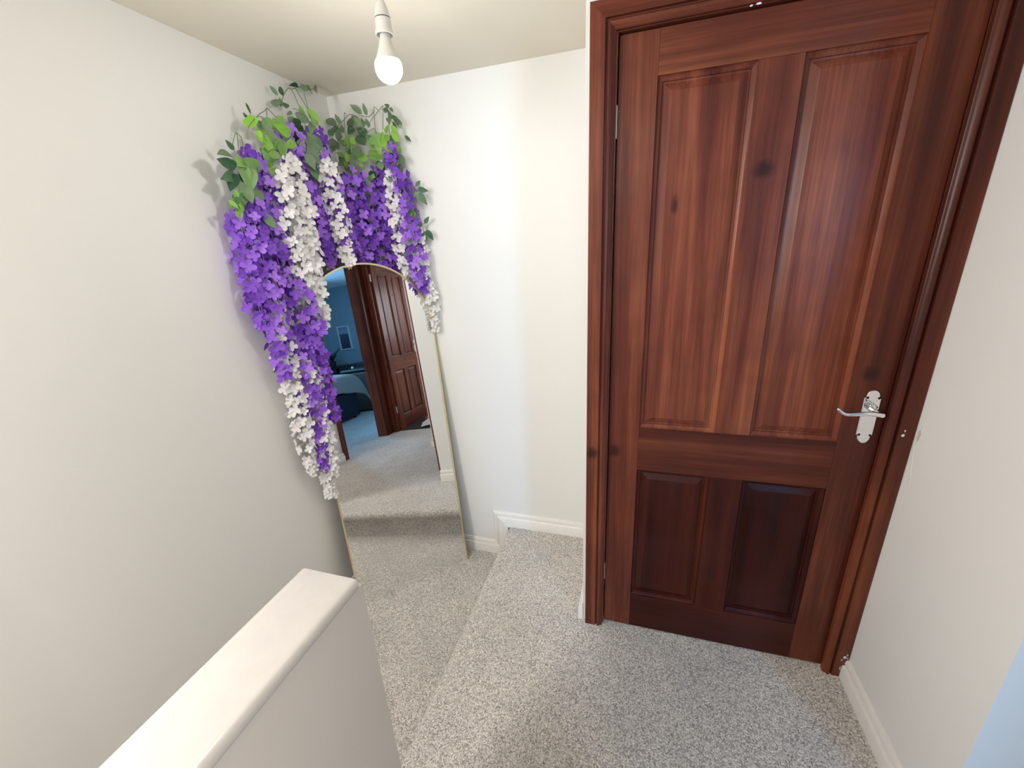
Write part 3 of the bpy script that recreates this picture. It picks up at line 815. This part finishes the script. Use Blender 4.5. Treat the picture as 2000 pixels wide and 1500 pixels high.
SPRIGS = [
    ('A', [
        [(-1.162, 0.156, 2.025), (-1.162, 0.187, 2.073), (-1.162, 0.228, 2.097), (-1.162, 0.268, 2.014)],
        [(-1.162, 0.228, 2.097), (-1.162, 0.275, 2.119), (-1.162, 0.319, 2.124), (-1.162, 0.362, 2.136)],
        [(-1.162, 0.251, 2.107), (-1.162, 0.306, 2.044)],
    ], [
        ((-1.162, 0.153, 2.058), (-1.176, 0.138, 2.085), 0.42, 0.35),
        ((-1.162, 0.182, 2.063), (-1.185, 0.190, 2.103), 0.36, 0.20),
        ((-1.162, 0.132, 2.014), (-1.173, 0.150, 2.051), 0.70, 0.40),
        ((-1.162, 0.180, 2.023), (-1.178, 0.199, 2.053), 0.65, 0.30),
        ((-1.162, 0.311, 2.128), (-1.172, 0.366, 2.128), 0.45, 0.35),
        ((-1.162, 0.357, 2.135), (-1.179, 0.411, 2.139), 0.60, 0.35),
        ((-1.162, 0.276, 2.123), (-1.152, 0.312, 2.119), 0.50, 0.40),
        ((-1.162, 0.269, 2.121), (-1.148, 0.221, 2.110), 0.30, 0.10),
        ((-1.162, 0.155, 2.022), (-1.161, 0.159, 2.046), 0.50, 0.30),
    ]),
    ('B', [
        [(-1.122, -0.067, 1.870), (-1.122, -0.056, 1.904), (-1.122, -0.009, 1.948), (-1.122, 0.032, 1.975), (-1.122, 0.045, 1.984), (-1.122, 0.078, 1.965)],
        [(-1.122, 0.041, 1.984), (-1.122, 0.033, 1.949), (-1.122, 0.025, 1.934)],
        [(-1.122, -0.018, 1.943), (-1.122, 0.010, 1.952), (-1.122, 0.037, 1.942)],
    ], [
        ((-1.122, -0.037, 1.908), (-1.139, -0.023, 1.951), 0.95, 1.00),
        ((-1.122, -0.032, 1.948), (-1.140, -0.025, 1.990), 0.16, 0.20),
        ((-1.122, 0.005, 1.911), (-1.129, 0.004, 1.934), 0.70, 0.50),
        ((-1.122, 0.051, 1.940), (-1.113, 0.013, 1.943), 0.60, 0.70),
        ((-1.122, 0.057, 1.880), (-1.137, 0.041, 1.919), 0.60, 0.50),
        ((-1.122, 0.022, 1.840), (-1.134, 0.022, 1.902), 0.42, 0.75),
        ((-1.122, -0.011, 1.870), (-1.109, -0.027, 1.898), 0.50, 0.90),
        ((-1.122, 0.113, 1.973), (-1.119, 0.073, 1.944), 0.60, 0.80),
        ((-1.122, 0.077, 1.959), (-1.121, 0.048, 1.931), 0.55, 0.75),
        ((-1.122, 0.016, 1.872), (-1.124, -0.015, 1.886), 0.45, 0.85),
        ((-1.122, 0.064, 1.918), (-1.143, 0.073, 1.944), 0.60, 0.60),
        ((-1.122, 0.132, 1.923), (-1.106, 0.062, 1.932), 0.50, 0.85),
        ((-1.122, -0.015, 1.918), (-1.132, 0.006, 1.945), 0.60, 0.45),
        ((-1.122, -0.012, 1.829), (-1.145, 0.040, 1.876), 0.50, 0.70),
        ((-1.122, 0.006, 1.812), (-1.113, -0.024, 1.840), 0.50, 0.60),
    ]),
    ('C', [
        [(-1.122, -0.117, 1.815), (-1.122, -0.107, 1.880), (-1.122, -0.131, 1.843), (-1.122, -0.133, 1.820)],
        [(-1.122, -0.107, 1.880), (-1.122, -0.092, 1.865), (-1.122, -0.097, 1.815)],
        [(-1.122, -0.140, 1.759), (-1.122, -0.146, 1.717), (-1.122, -0.150, 1.684)],
        [(-1.122, -0.100, 1.807), (-1.122, -0.086, 1.747), (-1.122, -0.074, 1.719)],
    ], [
        ((-1.122, -0.132, 1.825), (-1.120, -0.152, 1.846), 0.50, 0.20),
        ((-1.122, -0.145, 1.806), (-1.104, -0.199, 1.808), 0.55, 0.25),
        ((-1.122, -0.139, 1.775), (-1.113, -0.188, 1.785), 0.60, 0.20),
        ((-1.122, -0.142, 1.754), (-1.130, -0.175, 1.712), 0.65, 0.05),
        ((-1.122, -0.110, 1.783), (-1.144, -0.103, 1.731), 0.50, 0.05),
        ((-1.122, -0.095, 1.810), (-1.128, -0.042, 1.775), 0.70, 0.80),
        ((-1.122, -0.137, 1.781), (-1.136, -0.083, 1.814), 0.60, 0.75),
        ((-1.122, -0.090, 1.782), (-1.100, -0.122, 1.717), 0.60, 0.65),
        ((-1.122, -0.129, 1.732), (-1.111, -0.143, 1.673), 0.65, 0.45),
        ((-1.122, -0.170, 1.672), (-1.145, -0.099, 1.650), 0.50, 0.95),
        ((-1.122, -0.199, 1.671), (-1.106, -0.189, 1.654), 0.50, 0.70),
        ((-1.122, -0.092, 1.717), (-1.117, -0.068, 1.676), 0.60, 0.50),
        ((-1.122, -0.162, 1.707), (-1.134, -0.156, 1.671), 0.40, 0.90),
        ((-1.122, -0.111, 1.768), (-1.131, -0.107, 1.788), 0.70, 0.30),
    ]),
    ('D', [
        [(-1.130, 0.176, 2.018), (-1.116, 0.191, 2.014), (-1.108, 0.201, 1.986), (-1.106, 0.203, 1.902)],
        [(-1.132, 0.174, 1.893), (-1.126, 0.181, 1.912), (-1.112, 0.196, 1.920), (-1.107, 0.202, 1.896)],
        [(-1.151, 0.154, 1.849), (-1.142, 0.163, 1.819), (-1.135, 0.171, 1.760)],
        [(-1.096, 0.214, 2.074), (-1.090, 0.220, 1.988)],
    ], [
        ((-1.126, 0.181, 2.004), (-1.104, 0.223, 1.981), 0.60, 0.45),
        ((-1.132, 0.174, 2.000), (-1.162, 0.176, 2.008), 0.60, 0.35),
        ((-1.128, 0.178, 1.986), (-1.121, 0.180, 1.966), 0.90, 0.02),
        ((-1.129, 0.178, 1.965), (-1.127, 0.209, 1.949), 0.70, 0.02),
        ((-1.128, 0.178, 1.939), (-1.137, 0.161, 1.911), 0.70, 0.02),
        ((-1.144, 0.161, 1.955), (-1.145, 0.175, 1.936), 0.80, 0.05),
        ((-1.092, 0.218, 2.023), (-1.060, 0.230, 1.977), 0.35, 0.80),
        ((-1.112, 0.196, 2.033), (-1.119, 0.219, 1.988), 0.35, 0.75),
        ((-1.152, 0.153, 1.843), (-1.129, 0.162, 1.758), 0.32, 0.90),
        ((-1.143, 0.162, 1.832), (-1.115, 0.160, 1.816), 0.60, 0.60),
        ((-1.087, 0.223, 1.979), (-1.086, 0.199, 1.938), 0.50, 0.40),
        ((-1.112, 0.196, 1.920), (-1.072, 0.217, 1.882), 0.55, 0.40),
        ((-1.108, 0.200, 1.902), (-1.077, 0.199, 1.837), 0.50, 0.35),
        ((-1.105, 0.204, 1.944), (-1.082, 0.226, 1.910), 0.50, 0.40),
        ((-1.122, 0.185, 1.876), (-1.111, 0.197, 1.830), 0.40, 0.35),
        ((-1.112, 0.196, 1.840), (-1.082, 0.195, 1.799), 0.40, 0.30),
    ]),
    ('E', [
        [(-1.167, 0.450, 2.009), (-1.119, 0.450, 2.034), (-1.081, 0.450, 2.054), (-1.064, 0.450, 2.054), (-1.045, 0.450, 2.044)],
        [(-1.112, 0.450, 2.002), (-1.101, 0.450, 2.062), (-1.092, 0.450, 2.057)],
        [(-1.109, 0.450, 1.999), (-1.128, 0.450, 1.902)],
    ], [
        ((-1.151, 0.450, 2.022), (-1.216, 0.460, 2.058), 0.50, 0.40),
        ((-1.124, 0.450, 2.027), (-1.138, 0.435, 2.058), 0.45, 0.45),
        ((-1.167, 0.450, 2.009), (-1.228, 0.457, 1.993), 0.60, 0.35),
        ((-1.120, 0.450, 1.991), (-1.115, 0.436, 2.009), 0.60, 0.40),
        ((-1.153, 0.450, 1.963), (-1.143, 0.447, 2.008), 0.50, 0.40),
        ((-1.059, 0.450, 2.016), (-1.106, 0.462, 2.040), 0.60, 0.40),
        ((-1.054, 0.450, 2.020), (-1.054, 0.470, 2.054), 0.95, 0.40),
        ((-1.059, 0.450, 1.993), (-1.125, 0.472, 2.011), 0.50, 0.35),
        ((-1.150, 0.450, 1.940), (-1.185, 0.441, 1.968), 0.50, 0.30),
        ((-1.116, 0.450, 1.927), (-1.095, 0.440, 1.980), 0.40, 0.80),
        ((-1.073, 0.450, 1.887), (-1.079, 0.438, 1.940), 0.50, 0.90),
        ((-1.135, 0.450, 1.899), (-1.161, 0.436, 1.918), 0.55, 0.65),
        ((-1.112, 0.450, 1.868), (-1.195, 0.471, 1.896), 0.50, 0.60),
        ((-1.104, 0.450, 1.819), (-1.093, 0.459, 1.867), 0.45, 0.60),
        ((-1.154, 0.450, 1.931), (-1.172, 0.438, 1.946), 0.50, 0.35),
    ]),
    ('F', [
        [(-1.008, 0.420, 2.038), (-0.966, 0.420, 2.027), (-0.944, 0.420, 2.036), (-0.931, 0.420, 2.045)],
        [(-0.961, 0.420, 2.007), (-0.898, 0.420, 2.052), (-0.891, 0.420, 2.047), (-0.905, 0.420, 1.972)],
        [(-0.942, 0.420, 1.958), (-0.934, 0.420, 2.049), (-0.923, 0.420, 2.052), (-0.913, 0.420, 2.042)],
        [(-0.990, 0.420, 1.964), (-0.967, 0.420, 1.976), (-0.943, 0.420, 1.979), (-0.927, 0.420, 1.932)],
        [(-1.030, 0.420, 2.011), (-1.036, 0.420, 1.969)],
    ], [
        ((-0.995, 0.420, 2.041), (-1.024, 0.399, 2.073), 0.50, 0.40),
        ((-0.971, 0.420, 2.032), (-0.969, 0.401, 2.067), 0.40, 0.45),
        ((-0.991, 0.420, 1.996), (-0.998, 0.416, 2.025), 0.35, 0.35),
        ((-0.967, 0.420, 1.988), (-0.964, 0.400, 2.012), 0.50, 0.40),
        ((-0.987, 0.420, 1.957), (-1.030, 0.429, 2.004), 0.55, 0.30),
        ((-1.000, 0.420, 1.925), (-1.048, 0.438, 1.977), 0.60, 0.30),
        ((-0.976, 0.420, 1.907), (-0.920, 0.402, 1.949), 0.60, 0.80),
        ((-0.917, 0.420, 1.900), (-0.912, 0.423, 1.962), 0.60, 0.80),
        ((-1.054, 0.420, 1.934), (-1.060, 0.420, 1.965), 0.70, 0.85),
        ((-1.000, 0.420, 1.868), (-1.049, 0.422, 1.894), 0.70, 0.80),
        ((-0.948, 0.420, 1.860), (-0.981, 0.427, 1.908), 0.80, 0.75),
        ((-0.884, 0.420, 1.928), (-0.904, 0.432, 1.959), 0.60, 0.75),
        ((-1.026, 0.420, 1.842), (-1.045, 0.415, 1.866), 0.50, 0.75),
        ((-0.970, 0.420, 1.875), (-1.006, 0.429, 1.893), 0.50, 0.40),
        ((-0.977, 0.420, 1.793), (-1.010, 0.443, 1.837), 0.50, 0.10),
        ((-1.006, 0.420, 1.759), (-1.012, 0.410, 1.801), 0.50, 0.30),
        ((-1.098, 0.420, 1.780), (-1.136, 0.436, 1.805), 0.80, 0.20),
        ((-0.936, 0.420, 1.824), (-0.954, 0.435, 1.865), 0.60, 0.60),
        ((-0.959, 0.420, 1.936), (-0.965, 0.408, 1.946), 0.80, 0.35),
    ]),
    ('G', [
        [(-0.913, 0.450, 2.054), (-0.890, 0.450, 2.053), (-0.881, 0.450, 2.038), (-0.875, 0.450, 2.002)],
        [(-0.887, 0.450, 2.027), (-0.893, 0.450, 1.977), (-0.894, 0.450, 1.947)],
        [(-0.920, 0.450, 1.925), (-0.895, 0.450, 1.856)],
    ], [
        ((-0.885, 0.450, 2.055), (-0.902, 0.466, 2.081), 0.50, 0.30),
        ((-0.864, 0.450, 2.039), (-0.879, 0.456, 2.058), 0.40, 0.30),
        ((-0.875, 0.450, 2.014), (-0.875, 0.433, 2.038), 0.50, 0.30),
        ((-0.846, 0.450, 1.985), (-0.875, 0.465, 2.038), 0.35, 0.25),
        ((-0.830, 0.450, 1.987), (-0.836, 0.429, 2.007), 0.35, 0.25),
        ((-0.913, 0.450, 1.967), (-0.886, 0.436, 1.989), 0.45, 0.85),
        ((-0.857, 0.450, 1.961), (-0.874, 0.439, 1.987), 0.70, 0.90),
        ((-0.855, 0.450, 1.928), (-0.868, 0.425, 1.960), 0.55, 0.90),
        ((-0.903, 0.450, 1.904), (-0.897, 0.433, 1.950), 0.60, 0.60),
        ((-0.836, 0.450, 1.847), (-0.889, 0.463, 1.885), 0.50, 0.35),
        ((-0.861, 0.450, 1.804), (-0.900, 0.459, 1.858), 0.65, 0.35),
        ((-0.933, 0.450, 1.850), (-0.907, 0.439, 1.890), 0.70, 0.40),
        ((-0.913, 0.450, 1.797), (-0.926, 0.470, 1.846), 0.45, 0.70),
        ((-0.899, 0.450, 1.929), (-0.879, 0.445, 1.888), 0.50, 0.35),
        ((-0.885, 0.450, 1.846), (-0.920, 0.468, 1.877), 0.50, 0.50),
    ]),
    ('H', [
        [(-0.858, 0.460, 1.782), (-0.844, 0.460, 1.784), (-0.826, 0.460, 1.765), (-0.819, 0.460, 1.731), (-0.848, 0.460, 1.704)],
        [(-0.826, 0.460, 1.765), (-0.802, 0.460, 1.740), (-0.790, 0.460, 1.735)],
        [(-0.817, 0.460, 1.718), (-0.808, 0.460, 1.637)],
    ], [
        ((-0.806, 0.460, 1.752), (-0.791, 0.480, 1.776), 0.45, 0.30),
        ((-0.794, 0.460, 1.742), (-0.752, 0.451, 1.730), 0.50, 0.30),
        ((-0.791, 0.460, 1.726), (-0.764, 0.458, 1.681), 0.50, 0.35),
        ((-0.806, 0.460, 1.735), (-0.818, 0.467, 1.690), 0.40, 0.50),
        ((-0.824, 0.460, 1.750), (-0.835, 0.464, 1.725), 0.50, 0.30),
        ((-0.835, 0.460, 1.703), (-0.827, 0.456, 1.658), 0.60, 0.95),
        ((-0.844, 0.460, 1.673), (-0.849, 0.449, 1.626), 0.50, 0.95),
        ((-0.829, 0.460, 1.665), (-0.847, 0.476, 1.620), 0.45, 0.90),
    ]),
    ('I', [
        [(-0.851, 0.470, 1.725), (-0.821, 0.470, 1.660), (-0.798, 0.470, 1.599), (-0.797, 0.470, 1.506)],
        [(-0.798, 0.470, 1.599), (-0.771, 0.470, 1.603)],
    ], [
        ((-0.786, 0.470, 1.601), (-0.761, 0.463, 1.624), 0.50, 0.20),
        ((-0.826, 0.470, 1.582), (-0.800, 0.468, 1.600), 0.60, 0.30),
        ((-0.782, 0.470, 1.572), (-0.754, 0.469, 1.535), 0.50, 0.20),
        ((-0.825, 0.470, 1.568), (-0.827, 0.464, 1.519), 0.70, 0.30),
        ((-0.802, 0.470, 1.570), (-0.784, 0.470, 1.533), 0.60, 0.30),
        ((-0.811, 0.470, 1.551), (-0.842, 0.484, 1.525), 0.60, 0.40),
    ]),
]
STRAND_LABELS = [
    'purple wisteria strand hanging furthest left on the left wall',
    'thick purple wisteria strand below the bright lime leaf on the left wall',
    'purple wisteria strand on the left wall whose tip ends lowest over bare wall',
    'short purple wisteria strand half hidden between purple and white on the left wall',
    'long white wisteria strand in the middle of the white cascade left of the arch',
    'white wisteria strand on the left side of the white cascade beside the purple',
    'white wisteria strand whose tip hangs over the upper left of the mirror glass',
    'full purple wisteria strand hanging in front of the left edge of the mirror',
    'slim purple wisteria strand ending lowest of all the purple ones',
    'white wisteria strand lowest against the left wall, left of the slim purple one',
    'white wisteria strand whose tip hangs lowest of all beside the mirror frame',
    'white wisteria strand just right of the slim purple one, low on the mirror',
    'purple wisteria strand starting high in the corner and falling behind the white cascade',
    'purple wisteria strand between the white cascade and the thin white strand above the arch',
    'bright purple wisteria strand slanting down right of the thin white strand',
    'thin white wisteria strand slanting between two purple ones above the arch',
    'dark purple wisteria strand above the arch, left of the three in the corner',
    'dark purple wisteria strand above the top of the arch, deep in the corner',
    'dark purple wisteria strand above the arch, second from the white one on the right',
    'purple wisteria strand above the arch beside the white one on the right wall side',
    'white wisteria strand above the right shoulder of the arch',
    'purple wisteria strand running down the right shoulder of the arch',
    'faint white wisteria strand furthest right, hanging beside the gold frame',
    'tiny purple wisteria tuft among the green leaves at the upper right',
]
for (c_, a_, b_, r_), lab in zip(STRANDS, STRAND_LABELS):
    strand(c_, a_, b_, r_, lab, 'hanging purple wisteria strands' if c_ == 'p' else 'hanging white wisteria strands')
SPRIG_LABELS = {
    'A': 'green leaf sprig highest of all, touching the ceiling line',
    'B': 'leaf sprig with one bright lime leaf, upper left of the purple flowers',
    'C': 'leaf sprig furthest left with dark leaves over the left wall',
    'D': 'leaf sprig in the wall corner with grey-green and nearly black leaves',
    'E': 'grey-green leaf sprig just right of the wall corner',
    'F': 'large leaf sprig with arching stalks above the dark purple flowers',
    'G': 'leaf sprig at the upper right with narrow leaves turned edge-on',
    'H': 'small leaf sprig standing off the right side of the flowers, the upper one',
    'I': 'small leaf sprig lowest on the right side of the flowers',
}
for nm_, st_, lv_ in SPRIGS:
    sprig(st_, lv_, SPRIG_LABELS[nm_])

# ------------------------------------------------------------------ what the mirror shows of the bedroom and the second room
bed = empty('divan_bed', (2.0, -3.1, 0))
tag(bed, 'bed with a dark navy base, seen in the mirror', 'bed')
MB().box(-0.75, 0.89, -0.55, 0.52, 0.03, 0.42).build('bed_base', M['navy'], bed, bevel=0.015)
MB().box(-0.75, 0.88, -0.55, 0.50, 0.425, 0.64).build('mattress', M['throw'], bed, bevel=0.05)
for sx in (-0.68, 0.82):
    for sy in (-0.48, 0.45):
        MB().lathe([(0.022, 0.0), (0.022, 0.04)], (sx, sy, 0), 10).build('foot', M['espresso'], bed)
th = MB()
rows = []
nx, R2 = 22, random.Random(3)
def drape(i):
    x = 1.30 + (2.93 - 1.30) * i / nx
    over = max(0.0, (x - 2.80) / 0.13)
    sag = 0.012 * math.sin(i * 1.9) + 0.008 * math.sin(i * 0.7)
    hem = 0.41 + 0.03 * math.sin(i * 0.55) - 0.10 * over
    y0 = -2.585 + 0.015 * math.sin(i * 1.3) + 0.05 * over
    return [(x, -3.64, 0.66), (x, -3.2, 0.675 + sag), (x, -2.75, 0.672 + sag), (x, -2.62, 0.665), (x + 0.02 * over, -2.578 + 0.02 * over, 0.635), (x + 0.06 * over, y0 + 0.02, 0.54), (x + 0.10 * over, y0 + 0.035, hem)]
top = [drape(i) for i in range(nx + 1)]
last = top[-1]
top.append([(x + 0.05, y + 0.01, z_ - 0.10) for x, y, z_ in last])
top.append([(x + 0.12, y + 0.03, z_ - 0.30) for x, y, z_ in last])
th.loft(top, caps=False)
bl = th.build('bed_throw', M['throw'], None, smooth=True)
md = bl.modifiers.new('thick', 'SOLIDIFY'); md.thickness, md.offset = 0.012, 1
md = bl.modifiers.new('sub', 'SUBSURF'); md.levels = md.render_levels = 1
tag(bl, 'grey throw draped over the corner of the bed, in the mirror', 'blanket')

pf = empty('framed_picture', (4.198, -3.48, 1.27))
tag(pf, 'small tall framed landscape on the teal wall, seen in the mirror', 'picture')
w2, h2, t2 = 0.125, 0.225, 0.022
f = MB()
f.box(-0.03, 0, -w2, w2, h2 - t2, h2); f.box(-0.03, 0, -w2, w2, -h2, -h2 + t2)
f.build('frame_rail', M['frame'], pf)
f = MB()
f.box(-0.03, 0, -w2, -w2 + t2, -h2 + t2, h2 - t2); f.box(-0.03, 0, w2 - t2, w2, -h2 + t2, h2 - t2)
f.build('frame_stile', M['frame'], pf)
MB().box(-0.012, 0, -w2 + t2, w2 - t2, -h2 + t2, h2 - t2).build('picture_print', M['print'], pf)

tb = empty('console_table', (4.0, -3.3, 0))
tag(tb, 'dark narrow table under the picture, seen in the mirror', 'table')
MB().box(-0.19, 0.19, -0.50, 0.62, 0.74, 0.775).build('tabletop', M['espresso'], tb)
for sx in (-0.17, 0.17):
    for sy in (-0.47, 0.10, 0.59):
        MB().box(sx - 0.014, sx + 0.014, sy - 0.014, sy + 0.014, 0.0, 0.74).build('leg', M['frame'] if sx < 0 else M['espresso'], tb)
MB().box(-0.18, 0.18, -0.46, 0.58, 0.20, 0.22).build('lower_shelf', M['espresso'], tb)
jar = MB().lathe([(0.0001, 0), (0.014, 0), (0.017, 0.015), (0.014, 0.03), (0.006, 0.038), (0.0001, 0.039)], n=16).build('ornament', M['paper'], None, smooth=True, loc=(3.28, -2.83, 0.722))
tag(jar, 'tiny pale ornament on the dark chest beside the bed, in the mirror', 'ornament')
ch = empty('storage_chest', (3.45, -2.70, 0))
tag(ch, 'dark brown chest standing past the bed, seen in the mirror', 'chest')
MB().box(-0.27, 0.33, -0.30, 0.55, 0.02, 0.66).build('chest_body', M['brownbox'], ch, bevel=0.02)
MB().box(-0.28, 0.34, -0.31, 0.56, 0.665, 0.72).build('lid', M['espresso'], ch, bevel=0.02)

pp = empty('potted_palm', (3.98, -3.70, 0.775))
tag(pp, 'dark spiky plant in the bedroom corner, seen in the mirror', 'plant')
smooth_by_angle(MB().lathe([(0.0001, 0), (0.045, 0), (0.06, 0.09), (0.055, 0.09), (0.050, 0.08), (0.0001, 0.08)], n=18).build('pot', M['pot'], pp), 40)
for k in range(14):
    a = k * 2.4
    L = 0.16 + 0.05 * (k % 4)
    lm = MB()
    d = Vector((math.cos(a) * 0.6, math.sin(a) * 0.5, 1.0))
    c_ = [Vector((0, 0, 0.07)), d * L * 0.5 + Vector((0, 0, 0.07)), d * L * 0.9 + Vector((math.cos(a) * 0.05, math.sin(a) * 0.04, 0.05))]
    lm.tube(catmull(c_, 4), [0.006, 0.009, 0.010, 0.010, 0.009, 0.007, 0.005, 0.003, 0.001], 5)
    lm.build('blade', M['palm'], pp)

rg = MB().box(1.645, 3.1, -1.30, -0.60, -0.004, 0.004).build('floor_rug', M['rug'], None, bevel=0.004)
tag(rg, 'dark rug on the floor of the second room, seen in the mirror', 'rug')
pb = MB().add([(x - 0.31, y - 0.02, z_) for x, y, z_ in ((2.00, -0.96, 0.014), (2.26, -0.90, 0.014), (2.24, -0.78, 0.05), (2.05, -0.80, 0.03), (2.03, -0.94, 0.06), (2.24, -0.90, 0.085), (2.22, -0.80, 0.10), (2.08, -0.83, 0.09))],
              [(0, 1, 2, 3), (4, 5, 6, 7), (0, 1, 5, 4), (1, 2, 6, 5), (2, 3, 7, 6), (3, 0, 4, 7)]).build('paper_bag', M['paper'])
tag(pb, 'crumpled white paper on the dark rug, seen in the mirror', 'paper')
sh = MB()
sh.loft([[(x, y * s, z0 + zz * s) for y, zz in ((-0.04, 0), (0.04, 0), (0.038, 0.04), (0, 0.06), (-0.038, 0.04))] for x, s, z0 in ((0, 0.5, 0), (0.04, 1, 0), (0.14, 1.0, 0), (0.22, 0.9, 0), (0.27, 0.45, 0))], closed=True)
so = sh.build('shoe', M['tan'], None, smooth=True, loc=(1.98, -1.04, 0.013))
tag(so, 'brown shoe on the rug behind the paper, seen in the mirror', 'shoe')
